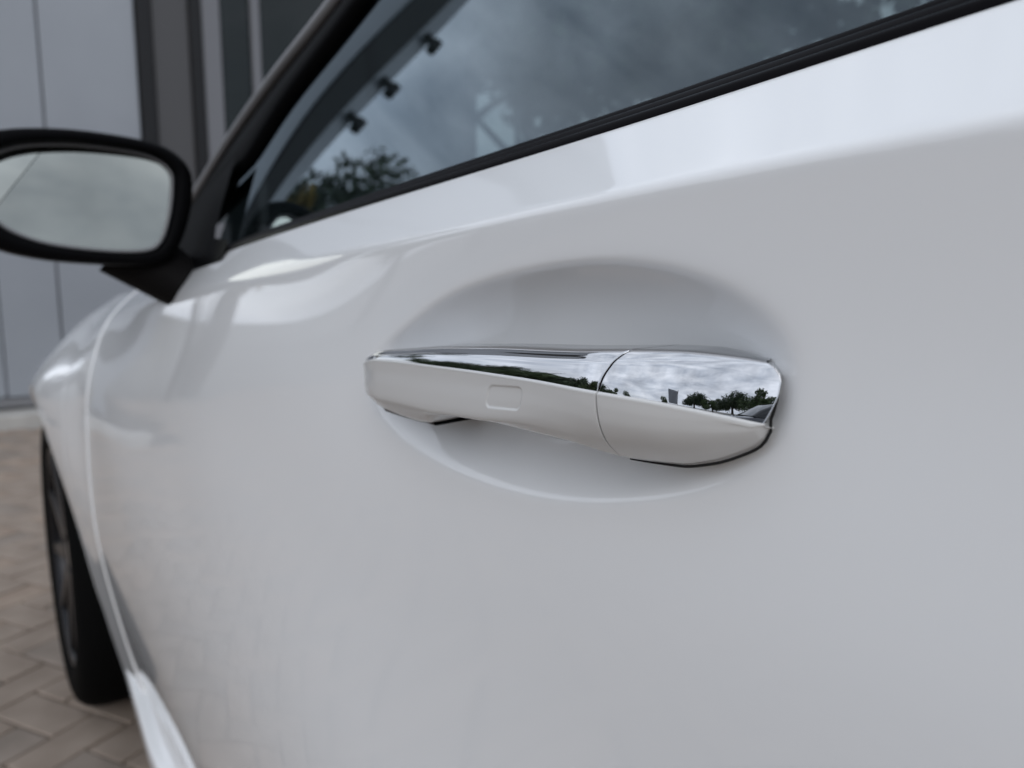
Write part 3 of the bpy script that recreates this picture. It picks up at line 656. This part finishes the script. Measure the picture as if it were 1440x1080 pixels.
for cx in (AX, RAX):
    for ys in (1, -1):
        th = np.linspace(-.25, math.pi+.25, 40); yw = np.linspace(.01, .34, 8)
        A = np.zeros((40, 8, 3)); A[..., 0] = cx+(AR+.012)*np.cos(th)[:, None]; A[..., 2] = AZ+(AR+.012)*np.sin(th)[:, None]
        off = np.interp(A[:, 0, 2], [.2, .45, .7], [.045, .02, -.02]); A[..., 1] = off[:, None]+yw[None]
        grid_mesh('arch_liner', A if ys > 0 else mirror_pts(A), M_dark, car)
box('engine_bay', (-2.2, .36, .22), (-1.15, 1.40, .80), M_dark, car)

# ------------------------------------------------------------------ ground: pavers, kerb, far ground
M_pav = mat('grey_brown_paver', (.232, .183, .144), .85, noise=(9, (.305, .246, .198), .35, .68, 8), bump=(140, .5, .002))
M_pav2 = mat('warm_paver', (.258, .194, .148), .85, noise=(11, (.325, .256, .20), .35, .68, 8), bump=(140, .5, .002))
M_pav3 = mat('cool_paver', (.20, .164, .133), .85, noise=(8, (.28, .23, .19), .35, .68, 8), bump=(140, .5, .002))
M_joint = mat('joint_sand', (.075, .064, .054), .95, noise=(40, (.11, .095, .08), .4, .6))
M_conc = mat('concrete', (.34, .325, .30), .8, noise=(6, (.42, .405, .38), .35, .65), bump=(60, .3, .002))
M_far = mat('far_ground', (.12, .115, .105), .9, noise=(.4, (.17, .16, .14), .35, .65))
gnd = box('ground', (-400, -400, -.6), (400, 400, -.055), M_far, None, 0); tag(gnd, kind='structure')
yard = box('paved_yard', (-9, -9, -.30), (7, 6.5, -.012), M_joint, None, 0); tag(yard, kind='structure')
PL, PW, J = .200, .100, .0065; ANG = R(30)
ca, sa = math.cos(ANG), math.sin(ANG); PX0, PY0 = -2.0, -.1
def paver_mesh(seed, m):
    r = random.Random(seed); bm = bmesh.new(); add_box(bm, (-PL/2+J/2, -PW/2+J/2, -.05), (PL/2-J/2, PW/2-J/2, 0), .0035)
    for f in list(bm.faces):
        if f.normal.z < -.9: bm.faces.remove(f)
    me = bpy.data.meshes.new('paver'); bm.to_mesh(me); bm.free(); me.materials.append(m); return me
pmeshes = [paver_mesh(i, m) for i, m in enumerate((M_pav, M_pav2, M_pav3, M_pav))]
near, rest = [], []
for i in range(-110, 110):
    for j in range(-70, 70):
        # herringbone: two bricks per cell, cell steps along the diagonal
        for orient in (0, 1):
            gx = i*PW + j*PW*0; 
            u = (i + j*0)*PW; 
            # unit pattern: period (PW, PW) along the diagonal, (2PL, 0) across
            bx0 = i*PW + j*2*PL/1.0*1.0; by0 = i*PW
            if orient == 0: cx_, cy_, rot = bx0 + PL/2, by0 + PW/2, 0
            else: cx_, cy_, rot = bx0 + PL + PW/2, by0 + PW - PL/2 + PW/2 - PW/2, math.pi/2
            X = PX0 + cx_*ca - cy_*sa; Y = PY0 + cx_*sa + cy_*ca
            if not (-8.9 < X < 6.9 and -8.9 < Y < 6.4) or (X > -5.30 and False): continue
            if X < -5.22 and Y > -1.2: continue
            d = (X+1.9)**2*.16 + (Y+.05)**2*2.2 if Y < .3 else 99
            (near if -5.2 < X < -1.0 and -.75 < Y < .30 else rest).append((X, Y, rot+ANG, d))
near.sort(key=lambda t: t[3]); rest += near[290:]; near = near[:290]
for X, Y, rot, d in near:
    o = link('paver', random.choice(pmeshes), None, yard, False); o.location = (X, Y, random.uniform(-.0015, .0015)); o.rotation_euler = (random.gauss(0, .004), random.gauss(0, .004), rot)
V, Fc, Mi = [], [], []
hx, hy = PL/2-J/2, PW/2-J/2; bv = .0035
for X, Y, rot, d in rest:
    c, s = math.cos(rot), math.sin(rot); z = random.uniform(-.0015, .0015); n0 = len(V)
    for (a, b, zz_) in ((-hx, -hy, -.013), (hx, -hy, -.013), (hx, hy, -.013), (-hx, hy, -.013), (-hx, -hy, z-bv), (hx, -hy, z-bv), (hx, hy, z-bv), (-hx, hy, z-bv), (-hx+bv, -hy+bv, z), (hx-bv, -hy+bv, z), (hx-bv, hy-bv, z), (-hx+bv, hy-bv, z)):
        V.append((X+a*c-b*s, Y+a*s+b*c, zz_))
    k = random.randrange(3)
    for q in ((8, 9, 10, 11), (4, 5, 9, 8), (5, 6, 10, 9), (6, 7, 11, 10), (7, 4, 8, 11), (0, 1, 5, 4), (1, 2, 6, 5), (2, 3, 7, 6), (3, 0, 4, 7)):
        Fc.append([n0+t for t in q]); Mi.append(k)
me = bpy.data.meshes.new('paver_field'); me.from_pydata(V, [], Fc)
for m in (M_pav, M_pav2, M_pav3): me.materials.append(m)
me.polygons.foreach_set('material_index', Mi); me.update()
o = link('paver_field', me, None, yard, False); o['kind'] = 'stuff'

# ------------------------------------------------------------------ building ahead of the car
M_panel = mat('grey_wall_panel', (.218, .233, .255), .42, coat=.1, noise=(.9, (.26, .277, .30), .35, .65))
M_panel_d = mat('dark_wall_panel', (.065, .064, .066), .5, spec=.3)
M_panel_m = mat('mid_grey_panel', (.13, .132, .142), .45)
M_frame = mat('black_window_frame', (.012, .012, .013), .4, spec=.2)
M_bglass = mat('dark_shop_glass', (.006, .010, .010), .03, spec=.35)
BX = -5.42
bld = empty('building', (BX, .9, 0), label='grey panelled building with dark glazing beyond the car mirror', cat='building')
def bpart(name, x0, x1, y0, y1, z0, z1, m, bev=.006):
    o = box(name, (x0-BX, y0-.9, z0), (x1-BX, y1-.9, z1), m, bld, bev); return o
bpart('wall', BX-2.2, BX-.06, -.65, 3.40, 0, 5.2, M_panel_d, .01)
yp = -.80
for y0, y1 in ((-.645, -.322), (-.314, .060), (.066, .372), (.380, .905)):
    bpart('wall_panel', BX-.06, BX, y0, y1, .16, 5.2, M_panel, .008)
bpart('base_rail', BX-.06, BX+.015, -.65, .90, .10, .155, M_trim)
bpart('window_frame', BX-.05, BX+.02, .915, 1.00, .1, 5.2, M_frame)
bpart('wall_panel', BX-.06, BX-.012, 1.01, 1.23, .16, 5.2, M_panel_d)
bpart('window_frame', BX-.05, BX+.01, 1.235, 1.31, .1, 5.2, M_frame)
bpart('wall_panel', BX-.06, BX-.004, 1.315, 1.43, .16, 5.2, M_panel_m)
yy = 1.44
for wd in (.19, .80, .80):
    bpart('pane', BX-.055, BX-.035, yy, yy+wd, .2, 5.0, M_bglass, .002); bpart('window_frame', BX-.05, BX+.005, yy+wd+.002, yy+wd+.06, .1, 5.1, M_frame if wd > .5 else M_panel_m); yy += wd+.065
bpart('dark_panel', BX+.002, BX+.03, -.53, -.31, .1, 5.2, M_frame, .01)
for z in (3.12, 3.50, 4.0):
    b2 = bmesh.new(); add_tube(b2, [(.05, -1.47, z), (.05, -1.61, z)], .034, 12); add_tube(b2, [(.05, -1.59, z-.07), (.05, -1.59, z+.04)], .042, 14); from_bm('wall_lamp', b2, M_frame, bld)
kerb = box('kerb', (BX-.05, -.95, -.2), (-5.21, 3.5, .085), M_conc, None, .012); tag(kerb, kind='structure')

# ------------------------------------------------------------------ trees, banner and parked car that the paint, chrome and glass reflect
M_bark = mat('bark', (.075, .06, .048), .9, bump=(30, .6, .01))
def leaf_mat(name, c, c2):
    m = mat(name, c, .55, noise=(2.2, c2, .38, .62)); return m
M_leaf = [leaf_mat('green_leaves', (.035, .060, .022), (.075, .11, .040)), leaf_mat('dark_leaves', (.022, .040, .018), (.05, .075, .032)), leaf_mat('yellow_leaves', (.26, .17, .02), (.16, .12, .03))]
def crown_mesh(seed, n, rx_, rz_, leaf, m, lumps=14):
    g = np.random.default_rng(seed)
    c = g.normal(size=(lumps, 3)); c /= np.linalg.norm(c, axis=1, keepdims=True); c *= g.uniform(.35, .85, (lumps, 1)); c[:, 2] = np.abs(c[:, 2])*1.2-.45
    lr = g.uniform(.22, .42, lumps); k = g.integers(0, lumps, n)
    d = g.normal(size=(n, 3)); d /= np.linalg.norm(d, axis=1, keepdims=True)
    p = c[k] + d*lr[k][:, None]*g.uniform(.45, 1.08, (n, 1)); p *= np.array((rx_, rx_, rz_))
    a = g.normal(size=(n, 3)); a /= np.linalg.norm(a, axis=1, keepdims=True); b = np.cross(a, g.normal(size=(n, 3))); b /= np.linalg.norm(b, axis=1, keepdims=True)
    sz = leaf*g.uniform(.6, 1.4, (n, 1)); V_ = np.stack([p-a*sz, p-b*sz*.5, p+a*sz, p+b*sz*.5], 1).reshape(-1, 3)
    me = bpy.data.meshes.new('crown'); me.from_pydata(V_.tolist(), [], np.arange(4*n).reshape(n, 4).tolist()); me.materials.append(m); return me
def trunk_mesh(seed, h, r, spread):
    g = random.Random(seed); bm = bmesh.new()
    add_tube(bm, [(0, 0, -.1), (.03*h*.2, 0, h*.3), (-.02*h, .02*h, h*.65), (0, 0, h)], [r*1.25, r, r*.75, r*.3], 10)
    for k in range(7):
        a = k*2.4+g.random(); z = h*(.45+.07*k); add_tube(bm, [(0, 0, z), (spread*.45*math.cos(a), spread*.45*math.sin(a), z+.22*h), (spread*.85*math.cos(a), spread*.85*math.sin(a), z+.33*h)], [r*.45, r*.28, r*.1], 6)
    me = bpy.data.meshes.new('trunk'); bm.to_mesh(me); bm.free(); me.materials.append(M_bark); return me
protos = [(trunk_mesh(1, 3.2, .16, 2.0), crown_mesh(11, 5200, 2.5, 2.2, .13, M_leaf[0]), 4.2), (trunk_mesh(2, 3.8, .2, 2.2), crown_mesh(12, 6200, 2.7, 2.9, .14, M_leaf[1], 18), 5.0), (trunk_mesh(3, 2.8, .13, 1.5), crown_mesh(13, 3800, 1.8, 2.3, .12, M_leaf[0], 11), 3.8)]
def tree(x, y, k, s, label, group=None, low=1.0):
    t = empty('tree', (x, y, -.06), random.uniform(0, 6.28), label=label, cat='tree', group=group); t.scale = (s, s, s)
    link('trunk', protos[k][0], None, t); c = link('crown', protos[k][1], None, t, False); c.location = (0, 0, protos[k][2]*low)
    return t
def polar(az, d): return (-d*math.cos(R(az)), -d*math.sin(R(az)))
protos.append((trunk_mesh(5, 4.2, .15, 2.0), crown_mesh(15, 3000, 2.9, 2.6, .15, M_leaf[1], 22), 5.2))
GT = 'trees across the yard'
for az, d, k, s, lab in (
    (24, 27, 0, .95, 'pale green tree farthest forward across the yard, near the grey building'),
    (30, 21, 1, .74, 'dark tree just beyond the pale one nearest the grey building'),
    (36, 15, 0, .64, 'light green tree reflected along the narrow front of the chrome strip'),
    (43, 12.5, 1, .47, 'dark low tree reflected above the small pad in the chrome strip'),
    (50, 12, 0, .48, 'light spreading tree reflected in the chrome strip left of the joint'),
    (56, 13, 1, .46, 'dark spreading tree reflected right at the joint of the chrome'),
    (63, 14, 0, .46, 'light low tree reflected just right of the joint in the chrome cap'),
    (72, 16, 2, .44, 'small narrow tree reflected at the left of the chrome cap'),
    (93, 29, 2, .62, 'small distant tree reflected just left of the banner'),
    (108, 25, 1, .78, 'big round dark tree reflected right of the banner in the chrome cap'),
    (116, 24, 0, .76, 'round light green tree between the two dark ones in the cap reflection'),
    (124, 21, 1, .78, 'dark tree reflected beside the parked car at the tip of the cap'),
    (136, 19, 0, .98, 'tall light green tree behind the parked navy car'),
    (150, 30, 1, .9, 'tall dark tree farthest back across the yard')):
    x, y = polar(az, d); tree(x, y, k, s*1.2, lab, GT, .62)
protos.append((protos[1][0], crown_mesh(31, 15000, 2.7, 2.7, .085, M_leaf[1], 20), 4.6))
tree(-10.2, -2.25, 4, .76, 'dark bushy tree mirrored low in the front corner of the side window')
bush = empty('shrub', (-8.5, -1.62, -.05), label='yellow autumn shrub mirrored at the front corner of the side window', cat='shrub')
c = link('foliage', crown_mesh(21, 2600, .80, 1.25, .06, M_leaf[2], 10), None, bush, False); c.location = (0, 0, 1.75); bush.scale = (1.0, 1.0, 1.5)
bm = bmesh.new()
for k in range(6): add_tube(bm, [(0, 0, 0), (.22*math.cos(k), .22*math.sin(k), .9), (.42*math.cos(k), .42*math.sin(k), 1.9)], [.025, .018, .008], 6)
from_bm('stem', bm, M_bark, bush)
for x, y, k, s, lab in ((-12.0, 6.6, 1, 1.1, 'dark tree second from the grey building, seen past the windscreen'), (-12.5, 9.0, 3, 1.15, 'airy tree beyond the car, sky showing through it in the side window'), (-8, 12, 3, 1.2, 'tall airy tree beyond the far side of the car, behind its roof'), (-14.5, 13.5, 1, 1.3, 'dense dark tree behind the airy one beyond the car')): tree(x, y, k, s, lab, 'trees beyond the far side of the car')
# banner
M_banner = mat('grey_banner_cloth', (.20, .21, .23), .7); M_band = mat('pale_banner_band', (.62, .63, .65), .7); M_pole = mat('dark_pole', (.03, .03, .033), .4, .5)
bx_, by_ = polar(100, 21); ban = empty('banner_flag', (bx_, by_, -.05), R(100), label='dark banner flag on a pole among distant trees, reflected in the chrome cap', cat='banner')
bm = bmesh.new(); add_tube(bm, [(0, 0, 0), (0, 0, 4.0)], [.05, .04], 10); from_bm('pole', bm, M_pole, ban)
bm = bmesh.new(); vs = [bm.verts.new(p) for p in ((0, .06, 1.1), (0, 1.5, 1.2), (0, 1.85, 4.15), (0, .06, 3.75))]; f = bm.faces.new(vs); bmesh.ops.subdivide_edges(bm, edges=bm.edges[:], cuts=8, use_grid_fill=True)
for v in bm.verts: v.co.x += .07*math.sin(v.co.y*5+v.co.z)
r_ = bmesh.ops.extrude_face_region(bm, geom=bm.faces[:]); bmesh.ops.translate(bm, verts=[v for v in r_['geom'] if isinstance(v, bmesh.types.BMVert)], vec=(.015, 0, 0)); from_bm('cloth', bm, M_banner, ban)
bm = bmesh.new()
for yb_ in (.55, 1.0): add_box(bm, (-.12, yb_, 1.5), (-.09, yb_+.16, 3.6), .004)
from_bm('stripe', bm, M_band, ban, False)
# parked dark car
M_navy = mat('navy_car_paint', (.010, .013, .022), .35, coat=1); M_navyg = mat('dark_car_glass', (.01, .012, .014), .03)
def parked_car(x, y, rz, label):
    t = empty('parked_car', (x, y, -.0), rz, label=label, cat='car')
    xs = np.linspace(-2.1, 2.1, 43); hh = np.interp(xs, [-2.1, -2.0, -1.0, -.9, .9, 1.9, 2.1], [.55, .70, .86, .90, .92, .92, .62]); hw = np.interp(xs, [-2.1, -1.8, 1.8, 2.1], [.62, .86, .86, .66])
    P_ = np.zeros((43, 11, 3))
    for i in range(43):
        P_[i] = [(xs[i], yy_*hw[i], zz_) for yy_, zz_ in ((0, .22), (-.95, .22), (-1, .34), (-1.0, .60*hh[i]+.1), (-.95, hh[i]-.04), (-.82, hh[i]), (.82, hh[i]), (.95, hh[i]-.04), (1.0, .60*hh[i]+.1), (1, .34), (.95, .22))]
    grid_mesh('body', P_, M_navy, t, closed=True)
    xs = np.linspace(-.95, 1.75, 28); zt_ = np.interp(xs, [-.95, -.2, .3, .9, 1.75], [.90, 1.36, 1.42, 1.38, .93]); C_ = np.zeros((28, 6, 3))
    for i in range(28):
        q = (zt_[i]-.9)/.52; C_[i] = [(xs[i], -.80, .885), (xs[i], -.80+.20*q, zt_[i]-.03*q), (xs[i], -.5, zt_[i]+.003), (xs[i], .5, zt_[i]+.003), (xs[i], .80-.20*q, zt_[i]-.03*q), (xs[i], .80, .885)]
    grid_mesh('windows', C_, M_navyg, t)
    xs = np.linspace(-.15, .95, 14); zt_ = np.interp(xs, [-.2, .3, .95], [1.36, 1.42, 1.375]); C_ = np.zeros((14, 4, 3))
    for i in range(14): C_[i] = [(xs[i], a, zt_[i]+b) for a, b in ((-.62, -.02), (-.5, .012), (.5, .012), (.62, -.02))]
    grid_mesh('roof', C_, M_navy, t)
    for cx_ in (-1.3, 1.3):
        for cy_ in (-.80, .80):
            wl_ = empty('wheel'); wl_.parent = t; wl_.location = (cx_, cy_, .31); sgn = 1 if cy_ < 0 else -1
            bm = bmesh.new(); add_lathe(bm, [(.20, -.09*sgn), (.29, -.08*sgn), (.31, -.05*sgn), (.31, .08*sgn)], (0, 0, 0), 32); from_bm('tyre', bm, M_tyre, wl_)
            bm = bmesh.new(); add_lathe(bm, [(.001, -.07*sgn), (.06, -.085*sgn), (.12, -.07*sgn), (.205, -.088*sgn)], (0, 0, 0), 24); from_bm('rim', bm, M_rimf, wl_)
    return t
parked_car(*[-5.2*math.cos(R(139)), -5.2*math.sin(R(139))], R(20), 'dark navy parked car mirrored at the rear tip of the chrome cap')
